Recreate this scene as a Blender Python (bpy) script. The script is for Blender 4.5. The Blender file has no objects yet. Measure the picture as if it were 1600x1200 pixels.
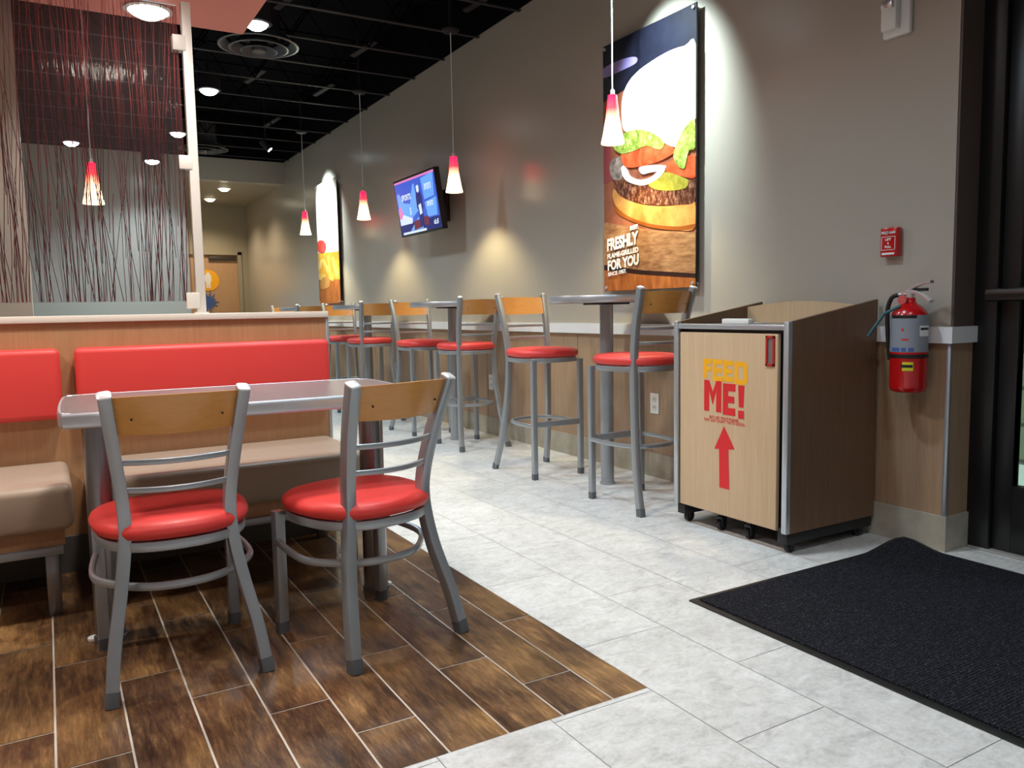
import bpy, bmesh, math, random
from mathutils import Vector, Matrix
random.seed(7)
S = bpy.context.scene
COL = S.collection

# ---------------------------------------------------------------- camera
F_PX, YAW, PIT, ROL, CAM_H = 1240.87, 0.528102, 0.0936815, -0.0185251, 0.964
fw = Vector((math.sin(YAW)*math.cos(PIT), math.cos(YAW)*math.cos(PIT), -math.sin(PIT)))
rt = Vector((math.cos(YAW), -math.sin(YAW), 0)); up = rt.cross(fw)
c_, s_ = math.cos(ROL), math.sin(ROL)
rt2 = c_*rt + s_*up; up2 = -s_*rt + c_*up
cam = bpy.data.cameras.new('camera'); camo = bpy.data.objects.new('camera', cam); COL.objects.link(camo)
cam.sensor_width = 36; cam.lens = F_PX/1600*36; cam.clip_start = 0.02
M = Matrix((rt2, up2, -fw)).transposed().to_4x4(); M.translation = (0, 0, CAM_H)
camo.matrix_world = M; S.camera = camo
# ---------------------------------------------------------------- world, exposure
S.view_settings.view_transform = 'Standard'; S.view_settings.look = 'None'
S.view_settings.gamma = 1; S.view_settings.use_curve_mapping = False
S.view_settings.exposure = 0.0
W = bpy.data.worlds.new('night'); S.world = W; W.use_nodes = True
W.node_tree.nodes['Background'].inputs[0].default_value = (.10, .13, .16, 1)
W.node_tree.nodes['Background'].inputs[1].default_value = 0.15
P_MAIN, P_SOFF, P_HALL, P_SPOT, P_PEND = 76, 84, 56, 78, 2.6
COOL, WARM, NEUT = (.70, .91, 1.04), (1, .80, .55), (1, .93, .86)

def area(name, loc, power, size, color=COOL, spread=150, rot=(0, 0, 0), parent=None):
    l = bpy.data.lights.new(name, 'SPOT'); l.shadow_soft_size = size/2; l.energy = power; l.color = color
    l.spot_size = math.radians(spread); l.spot_blend = .8
    o = bpy.data.objects.new(name, l); COL.objects.link(o); o.location = loc; o.rotation_euler = rot; o.parent = parent
    return o

# ---------------------------------------------------------------- materials
def srgb(r, g, b):
    f = lambda c: (c/255/12.92) if c/255 <= .04045 else ((c/255+.055)/1.055)**2.4
    return (f(r), f(g), f(b), 1)
def mat(name, col, rough=.5, metal=0, spec=.5, emit=None, es=0, coat=0):
    m = bpy.data.materials.new(name); m.use_nodes = True
    b = m.node_tree.nodes['Principled BSDF']
    b.inputs['Base Color'].default_value = col if len(col) == 4 else (*col, 1)
    b.inputs['Roughness'].default_value = rough; b.inputs['Metallic'].default_value = metal
    b.inputs['Specular IOR Level'].default_value = spec; b.inputs['Coat Weight'].default_value = coat
    if emit: b.inputs['Emission Color'].default_value = emit if len(emit) == 4 else (*emit, 1); b.inputs['Emission Strength'].default_value = es
    return m
def N(m, t, **k):
    n = m.node_tree.nodes.new(t)
    for a, v in k.items(): setattr(n, a, v)
    return n
def L(m, a, b): m.node_tree.links.new(a, b)
def ramp(m, fac, stops):
    r = N(m, 'ShaderNodeValToRGB'); L(m, fac, r.inputs[0])
    e = r.color_ramp.elements
    while len(e) < len(stops): e.new(.5)
    for i, (p, c) in enumerate(stops): e[i].position = p; e[i].color = c if len(c) == 4 else (*c, 1)
    return r.outputs[0]
def noise(m, scale=(1, 1, 1), ns=5, detail=4, rough=.6, vec=None, dist=0):
    if vec is None: vec = N(m, 'ShaderNodeTexCoord').outputs['Object']
    mp = N(m, 'ShaderNodeMapping'); mp.inputs['Scale'].default_value = scale; L(m, vec, mp.inputs[0])
    n = N(m, 'ShaderNodeTexNoise'); L(m, mp.outputs[0], n.inputs['Vector'])
    n.inputs['Scale'].default_value = ns; n.inputs['Detail'].default_value = detail; n.inputs['Roughness'].default_value = rough
    n.inputs['Distortion'].default_value = dist
    return n.outputs['Fac']
def bump(m, h, strength=.1, dist=.01):
    b = N(m, 'ShaderNodeBump'); b.inputs['Strength'].default_value = strength; b.inputs['Distance'].default_value = dist
    L(m, h, b.inputs['Height']); L(m, b.outputs[0], m.node_tree.nodes['Principled BSDF'].inputs['Normal'])
def base(m): return m.node_tree.nodes['Principled BSDF'].inputs['Base Color']
def mixc(m, fac, a, b, mode='MIX'):
    x = N(m, 'ShaderNodeMix', data_type='RGBA', blend_type=mode)
    if isinstance(fac, float): x.inputs[0].default_value = fac
    else: L(m, fac, x.inputs[0])
    for i, v in ((6, a), (7, b)):
        if isinstance(v, tuple): x.inputs[i].default_value = v if len(v) == 4 else (*v, 1)
        else: L(m, v, x.inputs[i])
    return x.outputs[2]
def wood(name, c1, c2, rough=.45, scale=(30, 30, 1.2), ns=2.5, coat=0):
    m = mat(name, c1, rough, coat=coat)
    n = noise(m, scale, ns, 5, .65)
    n2 = noise(m, (scale[0]*5, scale[1]*5, scale[2]*4), ns, 2, .6)
    c = ramp(m, n, [(.3, c1), (.7, c2)])
    L(m, mixc(m, .35, c, ramp(m, n2, [(.35, c1), (.65, c2)])), base(m)); bump(m, n2, .05, .002)
    return m

paint = mat('greige_wall_paint', srgb(176, 169, 157), .25, spec=.6); bump(paint, noise(paint, (1, 1, 1), 260, 2), .03, .001)
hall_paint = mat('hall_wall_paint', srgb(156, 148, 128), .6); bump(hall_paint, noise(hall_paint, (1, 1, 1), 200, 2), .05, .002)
black = mat('black_ceiling_paint', (.004, .004, .005), .9, spec=.05)
black_metal = mat('black_joist_paint', (.018, .016, .018), .6, spec=.2)
diff_metal = mat('black_diffuser_paint', (.03, .03, .033), .35)
salmon = mat('salmon_soffit_paint', srgb(216, 126, 110), .6)
white_paint = mat('white_paint', srgb(215, 212, 205), .5)
lam_tan = wood('tan_wood_laminate', srgb(178, 142, 108), srgb(198, 165, 130), .42)
lam_wain = wood('wainscot_wood_laminate', srgb(152, 124, 98), srgb(176, 148, 120), .4)
lam_door = wood('hall_door_laminate', srgb(176, 140, 104), srgb(192, 156, 120), .5)
lam_bin = wood('bin_door_laminate', srgb(194, 164, 128), srgb(210, 182, 148), .42)
lam_side = wood('bin_side_laminate', srgb(106, 80, 60), srgb(128, 98, 74), .42)
lam_half = wood('partition_laminate', srgb(166, 122, 84), srgb(186, 142, 102), .42)
maple = wood('honey_maple_backrest', srgb(200, 138, 66), srgb(212, 152, 80), .3, (2, 30, 30), 2.5, coat=.25)
cap_mat = mat('pale_partition_cap', srgb(226, 214, 200), .35)
rail_mat = mat('white_chair_rail', srgb(226, 228, 230), .35)
alu = mat('brushed_aluminium', (.56, .59, .63), .38, .75)
steel = mat('silver_powder_coat', (.36, .39, .42), .33, .55)
pale_cap = mat('pale_metal_cap', (.75, .76, .78), .35, .3)
steel_d = mat('table_post_steel', (.28, .28, .30), .28, .9)
footgrey = mat('grey_plastic_foot', srgb(92, 96, 100), .55)
chrome = mat('chrome', (.8, .8, .82), .28, .8)
red_vinyl = mat('red_vinyl', srgb(224, 64, 60), .47, coat=.03); bump(red_vinyl, noise(red_vinyl, (1, 1, 1), 160, 3), .12, .001)
taupe = mat('taupe_vinyl', srgb(168, 150, 132), .4); bump(taupe, noise(taupe, (1, 1, 1), 160, 3), .1, .001)
table_top = mat('grey_mauve_laminate', srgb(116, 100, 100), .33)
L(table_top, ramp(table_top, noise(table_top, (60, 1.5, 1), 3, 4), [(.3, srgb(104, 90, 90)), (.7, srgb(122, 106, 105))]), base(table_top))
dark_panel = mat('dark_plastic', (.012, .012, .014), .4)
rubber = mat('black_rubber', (.01, .01, .011), .5)
white_plastic = mat('white_plastic', srgb(228, 228, 224), .4)
red_gloss = mat('fire_red_enamel', srgb(190, 14, 18), .25, coat=.4)
red_print = mat('red_print', srgb(214, 34, 40), .5)
yellow_print = mat('yellow_print', srgb(246, 176, 22), .5)
white_print = mat('white_print', (.85, .85, .85), .5)
blue_print = mat('blue_print', srgb(64, 96, 160), .5)
door_black = mat('dark_bronze_door', (.008, .008, .009), .35)
tile_base = mat('stone_tile_base', srgb(170, 164, 150), .45)
L(tile_base, ramp(tile_base, noise(tile_base, (1, 1, 1), 7, 6), [(.3, srgb(150, 145, 132)), (.7, srgb(186, 180, 164))]), base(tile_base))
stone_wall = mat('outdoor_block_wall', (.2, .22, .17), .9)
br = N(stone_wall, 'ShaderNodeTexBrick'); tc = N(stone_wall, 'ShaderNodeTexCoord'); sx = N(stone_wall, 'ShaderNodeSeparateXYZ'); cx = N(stone_wall, 'ShaderNodeCombineXYZ')
L(stone_wall, tc.outputs['Object'], sx.inputs[0]); L(stone_wall, sx.outputs[1], cx.inputs[0]); L(stone_wall, sx.outputs[2], cx.inputs[1]); L(stone_wall, cx.outputs[0], br.inputs[0])
br.inputs['Scale'].default_value = 1; br.inputs['Brick Width'].default_value = .5; br.inputs['Row Height'].default_value = .22; br.inputs['Mortar Size'].default_value = .012
br.inputs['Color1'].default_value = (.26, .28, .22, 1); br.inputs['Color2'].default_value = (.16, .18, .15, 1); br.inputs['Mortar'].default_value = (.08, .09, .08, 1)
L(stone_wall, br.outputs[0], base(stone_wall))
pavement = mat('pale_pavement', (.45, .5, .55), .9)

# floor tiles: colour from a per-tile attribute and noise
def tile_mat(name, kind):
    m = mat(name, (.5, .5, .5), .3)
    at = N(m, 'ShaderNodeAttribute', attribute_name='tile_rnd')
    tcn = N(m, 'ShaderNodeTexCoord')
    off = N(m, 'ShaderNodeVectorMath', operation='MULTIPLY_ADD')
    L(m, at.outputs['Color'], off.inputs[0]); off.inputs[1].default_value = (23, 31, 17); L(m, tcn.outputs['Object'], off.inputs[2])
    v = off.outputs[0]
    b = m.node_tree.nodes['Principled BSDF']
    if kind == 'white':
        n1 = noise(m, (1, 1, 1), 2.2, 8, .68, v, .4); n2 = noise(m, (1, 1.6, 1), 14, 8, .75, v, .6)
        c1 = ramp(m, n1, [(.3, srgb(176, 180, 180)), (.5, srgb(208, 211, 211)), (.7, srgb(232, 235, 236))])
        c2 = ramp(m, n2, [(.36, srgb(160, 162, 162)), (.48, srgb(212, 212, 206)), (.62, srgb(238, 241, 242))])
        n4 = noise(m, (1, 1, 1), 70, 4, .7, v); c2 = mixc(m, .35, c2, ramp(m, n4, [(.35, srgb(170, 172, 172)), (.6, srgb(240, 240, 238))]))
        L(m, mixc(m, .6, c1, c2), base(m))
        b.inputs['Roughness'].default_value = .42; bump(m, n2, .04, .003)
    else:
        n1 = noise(m, (1.6, .9, 1), 3.2, 4, .55, v, .3)
        n2 = noise(m, (14, 2.2, 1), 3, 6, .75, v, .3)
        n3 = noise(m, (60, 7, 1), 2, 5, .8, v)
        c1 = ramp(m, n1, [(.36, srgb(38, 28, 24)), (.5, srgb(88, 62, 42)), (.64, srgb(150, 114, 70))])
        c2 = ramp(m, n2, [(.38, srgb(44, 33, 27)), (.55, srgb(104, 76, 48)), (.72, srgb(160, 124, 78))])
        c3 = ramp(m, n3, [(.45, (.35, .35, .35)), (.6, (1, 1, 1))])
        c = mixc(m, .5, c1, c2); c = mixc(m, .55, c, c3, 'MULTIPLY')
        hs = N(m, 'ShaderNodeHueSaturation'); L(m, c, hs.inputs['Color'])
        mr = N(m, 'ShaderNodeMapRange'); L(m, at.outputs['Fac'], mr.inputs[0]); mr.inputs[3].default_value = 1.15; mr.inputs[4].default_value = 2.1
        L(m, mr.outputs[0], hs.inputs['Value']); L(m, hs.outputs[0], base(m))
        rr = N(m, 'ShaderNodeMapRange'); L(m, n2, rr.inputs[0]); rr.inputs[3].default_value = .22; rr.inputs[4].default_value = .42
        L(m, rr.outputs[0], b.inputs['Roughness']); bump(m, n3, .05, .002)
    return m
white_tile = tile_mat('white_stone_tile', 'white'); plank_tile = tile_mat('brown_wood_look_tile', 'wood')
grout = mat('pale_grout', srgb(205, 195, 182), .8); grout_w = mat('grey_grout', srgb(176, 176, 172), .8)

# ---------------------------------------------------------------- mesh helpers
class MB:
    def __init__(s): s.bm = bmesh.new()
    def box(s, x0, x1, y0, y1, z0, z1, bev=0, mi=0, seg=2):
        r = bmesh.ops.create_cube(s.bm, size=1); vs = r['verts']
        for v in vs: v.co = Vector(((x0+x1)/2+v.co.x*(x1-x0), (y0+y1)/2+v.co.y*(y1-y0), (z0+z1)/2+v.co.z*(z1-z0)))
        fs = set(f for v in vs for f in v.link_faces)
        for f in fs: f.material_index = mi
        if bev:
            es = list({e for v in vs for e in v.link_edges})
            bmesh.ops.bevel(s.bm, geom=es, offset=bev, segments=seg, profile=.5, affect='EDGES', clamp_overlap=True, material=-1)
        return s
    def quad(s, pts, mi=0):
        f = s.bm.faces.new([s.bm.verts.new(p) for p in pts]); f.material_index = mi; return f
    def sweep(s, path, w, h, ref=(1, 0, 0), cap=True, rnd=.25, taper=None, closed=False, ns=None, mi=0):
        """rounded-rectangle (or round when rnd>=1) section; w along ref, h across"""
        P = [Vector(p) for p in path]; n = len(P); rings = []
        if rnd >= 1:
            k = ns or 12; sec = [(math.cos(2*math.pi*i/k)/2, math.sin(2*math.pi*i/k)/2) for i in range(k)]
        else:
            r = rnd/2; sec = []
            for cxx, cyy, a0 in ((.5-r, .5-r, 0), (-.5+r, .5-r, 90), (-.5+r, -.5+r, 180), (.5-r, -.5+r, 270)):
                for a in (0, 45, 90): sec.append((cxx+r*math.cos(math.radians(a0+a)), cyy+r*math.sin(math.radians(a0+a))))
        for i in range(n):
            if closed: t = (P[(i+1) % n]-P[i-1]).normalized()
            else: t = (P[min(i+1, n-1)]-P[max(i-1, 0)]).normalized()
            rf = Vector(ref); a = (rf-t*rf.dot(t)).normalized(); b = t.cross(a)
            k_ = taper[i] if taper else 1
            rings.append([s.bm.verts.new(P[i]+a*u*w*k_+b*v*h*k_) for u, v in sec])
        m = len(sec)
        for i in range(n if closed else n-1):
            A, B = rings[i], rings[(i+1) % n]
            for j in range(m): s.bm.faces.new((A[j], A[(j+1) % m], B[(j+1) % m], B[j])).material_index = mi
        if cap and not closed:
            s.bm.faces.new(rings[0][::-1]).material_index = mi; s.bm.faces.new(rings[-1]).material_index = mi
        return s
    def lathe(s, prof, c=(0, 0, 0), seg=24, axis='z', mi=0, ring=False):
        loop = ring
        c = Vector(c); rings = []
        for r, z in prof:
            ring = []
            for i in range(seg):
                a = 2*math.pi*i/seg; p = (r*math.cos(a), r*math.sin(a), z)
                if axis == 'x': p = (p[2], p[0], p[1])
                if axis == 'y': p = (p[0], p[2], p[1])
                ring.append(s.bm.verts.new(c+Vector(p)))
            rings.append(ring)
        for A, B in list(zip(rings, rings[1:]))+([(rings[-1], rings[0])] if loop else []):
            for j in range(seg): s.bm.faces.new((A[j], A[(j+1) % seg], B[(j+1) % seg], B[j])).material_index = mi
        for R_, rev in (() if loop else ((rings[0], True), (rings[-1], False))):
            try: s.bm.faces.new(R_[::-1] if rev else R_).material_index = mi
            except ValueError: pass
        return s
    def prism(s, poly, fn, d0, d1, mi=0):
        """poly 2D points; fn(u,v,d)->3D; extruded from depth d0 to d1"""
        A = [s.bm.verts.new(fn(u, v, d0)) for u, v in poly]; B = [s.bm.verts.new(fn(u, v, d1)) for u, v in poly]
        n = len(poly)
        s.bm.faces.new(A).material_index = mi; s.bm.faces.new(B[::-1]).material_index = mi
        for i in range(n): s.bm.faces.new((A[i], B[i], B[(i+1) % n], A[(i+1) % n])).material_index = mi
        return s
    def build(s, name, mats, parent=None, smooth=True, ang=35):
        bmesh.ops.remove_doubles(s.bm, verts=s.bm.verts, dist=1e-6)
        bmesh.ops.recalc_face_normals(s.bm, faces=s.bm.faces)
        me = bpy.data.meshes.new(name); s.bm.to_mesh(me); s.bm.free()
        for m in (mats if isinstance(mats, (list, tuple)) else [mats]): me.materials.append(m)
        if smooth:
            me.polygons.foreach_set('use_smooth', [True]*len(me.polygons)); me.set_sharp_from_angle(angle=math.radians(ang))
        o = bpy.data.objects.new(name, me); COL.objects.link(o); o.parent = parent
        return o
def tag(o, label=None, cat=None, group=None, kind=None):
    if label: o['label'] = label
    if cat: o['category'] = cat
    if group: o['group'] = group
    if kind: o['kind'] = kind
    return o
def thing(name, label, cat, loc=(0, 0, 0), rz=0, group=None):
    o = bpy.data.objects.new(name, None); COL.objects.link(o); o.location = loc; o.rotation_euler = (0, 0, rz); o.empty_display_size = .1
    return tag(o, label, cat, group)
def kids(o): return [c for c in COL.objects if c.parent == o]
def dup(root, loc, rz=None, label=None):
    def rec(o, par):
        c = o.copy(); COL.objects.link(c); c.parent = par
        for k in kids(o): rec(k, c)
        return c
    r = rec(root, None); r.location = loc
    if rz is not None: r.rotation_euler = (0, 0, rz)
    if label: r['label'] = label
    return r
def spline(pts, n=6, closed=False):
    P = [Vector(p) for p in pts]; out = []; m = len(P)
    rng = range(m) if closed else range(m-1)
    for i in rng:
        if closed: a, b, c, d = P[i-1], P[i], P[(i+1) % m], P[(i+2) % m]
        else: a, b, c, d = P[max(i-1, 0)], P[i], P[i+1], P[min(i+2, m-1)]
        for j in range(n):
            t = j/n
            out.append(.5*((2*b)+(c-a)*t+(2*a-5*b+4*c-d)*t*t+(3*b-a-3*c+d)*t**3))
    if not closed: out.append(P[-1])
    return out
def lettering(text, m, parent, origin, U, V, w, h, depth=.001, bold=.02, name='lettering', shear=0, space=1.0):
    """text fitted to a w x h box whose lower-left corner is origin; U right, V up"""
    cu = bpy.data.curves.new('t', 'FONT'); cu.body = text; cu.size = 1; cu.offset = bold; cu.align_x = 'CENTER'; cu.space_line = .85; cu.space_character = space; cu.shear = shear
    cu.resolution_u = 3
    to = bpy.data.objects.new('t', cu); COL.objects.link(to)
    dg = bpy.context.evaluated_depsgraph_get(); me = bpy.data.meshes.new_from_object(to.evaluated_get(dg))
    bpy.data.objects.remove(to); bpy.data.curves.remove(cu)
    xs = [v.co.x for v in me.vertices]; ys = [v.co.y for v in me.vertices]
    x0, x1, y0, y1 = min(xs), max(xs), min(ys), max(ys)
    U = Vector(U).normalized(); V = Vector(V).normalized(); Nn = U.cross(V); O = Vector(origin)
    bm = bmesh.new(); bm.from_mesh(me); bpy.data.meshes.remove(me)
    for v in bm.verts:
        a = (v.co.x-x0)/(x1-x0)*w; b = (v.co.y-y0)/(y1-y0)*h; v.co = O+U*a+V*b+Nn*depth
    me = bpy.data.meshes.new(name); bm.to_mesh(me); bm.free(); me.materials.append(m)
    o = bpy.data.objects.new(name, me); COL.objects.link(o); o.parent = parent
    return o
def struct(o): o['kind'] = 'structure'; return o

# ================================================================ SETTING
WX = 2.936      # right wall plane
# floor: one mesh, brown wood-look planks inside the seating bay, white stone tile elsewhere
def build_floor():
    b = MB(); bm = b.bm
    col = bm.loops.layers.float_color.new('tile_rnd')
    X0, X1, Y0, Y1, XB, YB = -2.6, 3.2, -1.9, 14.2, 1.262, 1.508
    def rect(x0, x1, y0, y1, z, mi, rnd=None):
        f = b.quad([(x0, y0, z), (x1, y0, z), (x1, y1, z), (x0, y1, z)], mi)
        c = rnd or (random.random(), random.random(), random.random(), 1)
        for l in f.loops: l[col] = c
    Y2 = 5.6
    rect(X0, X1, Y0, Y1, -.003, 3); rect(X0, XB, YB, Y2, -.0015, 2)
    g = .0027
    i = -20
    while True:
        x0 = -.041+.1493*i; x1 = x0+.1493; i += 1
        if x0 >= XB-.01: break
        if x1 < X0: continue
        x1 = min(x1, XB+g); off = (1.89, 1.695, 2.08)[(i-1) % 3]; y = off-.585*3
        while y < Y2:
            a, c = max(y, YB-g), min(y+.585, Y2)
            if c-a > .01: rect(x0+g, x1-g, a+g, c-g, 0, 1)
            y += .585
    g = .0009
    for k in range(-14, 8):
        x0 = 1.262+.295*k; x1 = x0+.295
        if x1 > X1+.2: break
        off = 1.206 if k % 2 == 0 else 1.49; y = off-.585*6
        while y < Y1:
            a, c = y, y+.585
            if x1 <= XB+.001:   # left of the seam: only outside the brown bay
                segs = []
                if a < YB: segs.append((a, min(c, YB)))
                if c > Y2: segs.append((max(a, Y2), c))
            else: segs = [(a, c)]
            for a, c in segs:
                if c-a > .01: rect(x0+g, min(x1, 3.075)-g, a+g, c-g, 0, 0)
            y += .585
    return struct(b.build('floor', [white_tile, plank_tile, grout, grout_w], smooth=False))
build_floor()

# right wall with the end return beside the door
YE = 1.751
b = MB(); b.box(2.946, 3.09, YE+.006, 13.7, 0, 3.02); struct(b.build('wall_right', paint, smooth=False))
b = MB(); b.box(2.946, 3.3, YE+.006, 13.7, 3.02, 3.75); struct(b.build('wall_right', black, smooth=False))
b = MB()
for y0, y1 in ((YE, 2.97), (2.975, 4.19), (4.195, 5.41), (5.415, 6.63), (6.635, 7.85), (7.855, 9.07), (9.075, 11.2)):
    b.box(2.940, 2.947, y0+(.0 if y0 == YE else 0), y1, .139, .806)
b.box(2.940, 3.085, YE, YE+.008, .139, .806)
struct(b.build('wall_right', lam_wain, smooth=False))
b = MB(); b.box(2.935, 2.950, YE-.004, YE+.014, .139, .806, .003); b2 = b.build('trim_1', alu); struct(b2)
b = MB(); b.prism([(2.918, 11.2), (2.918, YE-.018), (3.085, YE-.018), (3.085, YE+.006), (2.948, YE+.006), (2.948, 11.2)], lambda u, v, d_: (u, v, d_), .806, .868); struct(b.build('trim_2', rail_mat, smooth=False))
b = MB(); y = YE-.008
while y < 11.2:
    b.box(2.934, 2.947, y, min(y+.585, 11.2)-.002, 0, .139, .001); y += .585
b.box(2.947, 3.085, YE-.008, YE+.006, 0, .139)
struct(b.build('baseboard_right', tile_base, smooth=False))

# back wall, header and hallway
b = MB(); b.box(-2.6, 1.66, 11.15, 11.3, 0, 3.02); struct(b.build('wall_back', paint, smooth=False))
b = MB(); b.box(1.66, 2.946, 11.15, 11.3, 2.729, 3.02); struct(b.build('wall_back', paint, smooth=False))
b = MB(); b.box(-2.6, 2.946, 11.15, 11.3, 3.02, 3.6); struct(b.build('wall_back', black, smooth=False))
b = MB(); b.box(1.50, 1.66, 11.3, 13.6, 0, 2.75); struct(b.build('wall_left', hall_paint, smooth=False))
b = MB(); b.box(1.5, 2.946, 11.3, 13.75, 2.729, 2.80); struct(b.build('ceiling', hall_paint, smooth=False))
b = MB(); b.box(1.5, 1.95, 13.6, 13.75, 0, 2.75); b.box(2.80, 2.946, 13.6, 13.75, 0, 2.75); b.box(1.95, 2.80, 13.6, 13.75, 1.94, 2.75)
struct(b.build('wall_back', hall_paint, smooth=False))
# hall door
d = struct(bpy.data.objects.new('door_2', None)); COL.objects.link(d); d.location = (2.375, 13.6, 0)
b = MB(); b.box(-.40, .40, .03, .075, .01, 1.93); b.build('door_leaf', lam_door, d, smooth=False)
b = MB(); b.box(-.46, -.40, -.02, .06, 0, 1.98); b.box(.40, .46, -.02, .06, 0, 1.98); b.box(-.46, .46, -.02, .06, 1.93, 1.99); b.build('door_frame', hall_paint, d, smooth=False)
b = MB(); b.box(-.05, .38, -.01, .03, 1.84, 1.90, .006); b.build('door_closer', mat('bronze_closer', (.04, .03, .025), .4), d)
b = MB(); b.lathe([(.0, 0), (.17, 0), (.17, .004), (0, .004)], (-.07, .022, 1.52), 40, 'y'); b.build('orange_disc', yellow_print, d)
man = [(0, .13), (.028, .118), (.028, .09), (.05, .08), (.052, -.02), (.035, -.02), (.03, -.13), (.006, -.13), (0, -.03), (-.006, -.13), (-.03, -.13), (-.035, -.02), (-.052, -.02), (-.05, .08), (-.028, .09), (-.028, .118)]
b = MB(); b.prism(man, lambda u, v, dd: (-.07+u, .018-dd, 1.52+v), 0, .002); b.build('person_symbol', white_print, d, smooth=False)
star = []
for i in range(28):
    a = math.pi*2*i/28; r = (.17+.04*math.sin(i*2.3)) if i % 2 == 0 else .085
    star.append((r*math.cos(a), r*math.sin(a)))
b = MB(); b.prism(star, lambda u, v, dd: (-.08+u, .024-dd, 1.17+v), 0, .003); b.build('blue_starburst', blue_print, d, smooth=False)

# pale wall beyond the screen on the left, side and rear walls of the dining room
b = MB(); b.box(-2.6, -.058, 5.25, 5.6, 0, 3.6); struct(b.build('wall_left', paint, smooth=False))
b = MB(); b.box(-2.75, -2.6, -1.9, 11.3, 0, 3.6); struct(b.build('wall_left', paint, smooth=False))
b = MB(); b.box(-2.75, 3.3, -2.05, -1.9, 0, 3.6); struct(b.build('wall_front', paint, smooth=False))
# ceilings: dark open deck with bar joists, salmon dropped soffit
b = MB(); b.box(-2.75, 3.3, -2.05, 11.3, 3.6, 3.7); struct(b.build('ceiling', black, smooth=False))
b = MB(); b.box(-2.6, 1.105, -1.9, 4.955, 2.60, 2.72); so = struct(b.build('ceiling', salmon, smooth=False))
b = MB(); b.box(-2.6, 1.107, -1.9, 4.957, 2.7205, 3.4); struct(b.build('ceiling', black, smooth=False))
for k in range(-10, 11):
    y = 5.45+.601*k
    b = MB(); b.box(-2.6, 2.946, y-.016, y+.016, 3.0, 3.008); b.box(-2.6, 2.946, y-.02, y+.02, 3.44, 3.455, mi=1)
    x = -2.5; j = 0
    while x < 2.7:
        b.sweep([(x, y, 3.012), (x+.3, y, 3.44)] if j % 2 == 0 else [(x, y, 3.44), (x+.3, y, 3.012)], .014, .014, (0, 1, 0), rnd=1, ns=6, mi=1); x += .3; j += 1
    struct(b.build('trim_%d' % (k+13), [black_metal, black], smooth=False))
for i, (x, y, a) in enumerate([(1.55, 5.55, 0), (2.35, 6.3, 0), (1.75, 7.45, 0), (2.42, 7.6, 0), (2.3, 9.1, 0), (2.72, 5.0, 0)]):
    b = MB(); b.sweep([(x-.05, y+.14, 3.05), (x+.05, y-.14, 3.1)], .05, .012, (1, 0, 0)); struct(b.build('trim_%d' % (30+i), black_metal))

# entrance door at the right
d = struct(bpy.data.objects.new('door_1', None)); COL.objects.link(d); d.location = (3.14, 1.7, 0)
b = MB(); b.box(-.055, .08, -.035, .09, -.02, 3.6, .004); b.box(-.055, .08, -3.5, -.035, 2.22, 2.34, .004); b.build('door_frame', door_black, d)
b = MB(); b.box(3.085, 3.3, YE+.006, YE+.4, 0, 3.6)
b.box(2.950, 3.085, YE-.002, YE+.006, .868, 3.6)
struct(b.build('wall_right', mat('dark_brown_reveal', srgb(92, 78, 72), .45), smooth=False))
b = MB(); b.box(-.035, .01, -.105, -.037, .01, 2.2, .003); b.box(-.035, .01, -1.10, -1.0, .01, 2.2, .003); b.box(-.035, .01, -1.0, -.105, .01, .265, .003); b.box(-.035, .01, -1.0, -.105, 2.08, 2.2, .003)
b.build('door_leaf', door_black, d)
glass = bpy.data.materials.new('door_glass'); glass.use_nodes = True; nt = glass.node_tree; nt.nodes.clear()
def glass_nodes(nt, tint, refl=.06, rough=.02, haze=0, hazecol=(.5, .5, .5, 1)):
    o = nt.nodes.new('ShaderNodeOutputMaterial'); t = nt.nodes.new('ShaderNodeBsdfTransparent'); t.inputs[0].default_value = tint
    g = nt.nodes.new('ShaderNodeBsdfGlossy'); g.inputs['Roughness'].default_value = rough
    fr = nt.nodes.new('ShaderNodeFresnel'); fr.inputs[0].default_value = 1.45
    mx = nt.nodes.new('ShaderNodeMixShader'); nt.links.new(fr.outputs[0], mx.inputs[0]); nt.links.new(t.outputs[0], mx.inputs[1]); nt.links.new(g.outputs[0], mx.inputs[2])
    last = mx
    if haze:
        df = nt.nodes.new('ShaderNodeBsdfDiffuse'); df.inputs[0].default_value = hazecol
        m2 = nt.nodes.new('ShaderNodeMixShader'); m2.inputs[0].default_value = haze; nt.links.new(mx.outputs[0], m2.inputs[1]); nt.links.new(df.outputs[0], m2.inputs[2]); last = m2
    nt.links.new(last.outputs[0], o.inputs[0])
    return g, t
glass_nodes(nt, (.8, .85, .85, 1))
b = MB(); b.box(-.016, -.01, -1.0, -.105, .265, 2.08); b.build('glass_pane', glass, d, smooth=False)
b = MB(); b.sweep([(-.09, -.02, .985), (-.09, -.98, .985)], .05, .045, (0, 0, 1), rnd=.8); b.box(-.09, -.03, -.06, -.03, .96, 1.01, .004); b.box(-.09, -.03, -1.05, -1.02, .96, 1.01, .004); b.build('push_bar', mat('bronze_push_bar', (.035, .025, .022), .35, .6), d)
b = MB(); b.box(-.065, .05, -3.4, .04, -.001, .008, .003); b.build('threshold', mat('threshold_metal', (.5, .5, .48), .5, .5), d)
b = MB(); b.box(3.08, 3.3, -3.0, .55, 0, 3.6); struct(b.build('wall_right', paint, smooth=False))
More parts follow.
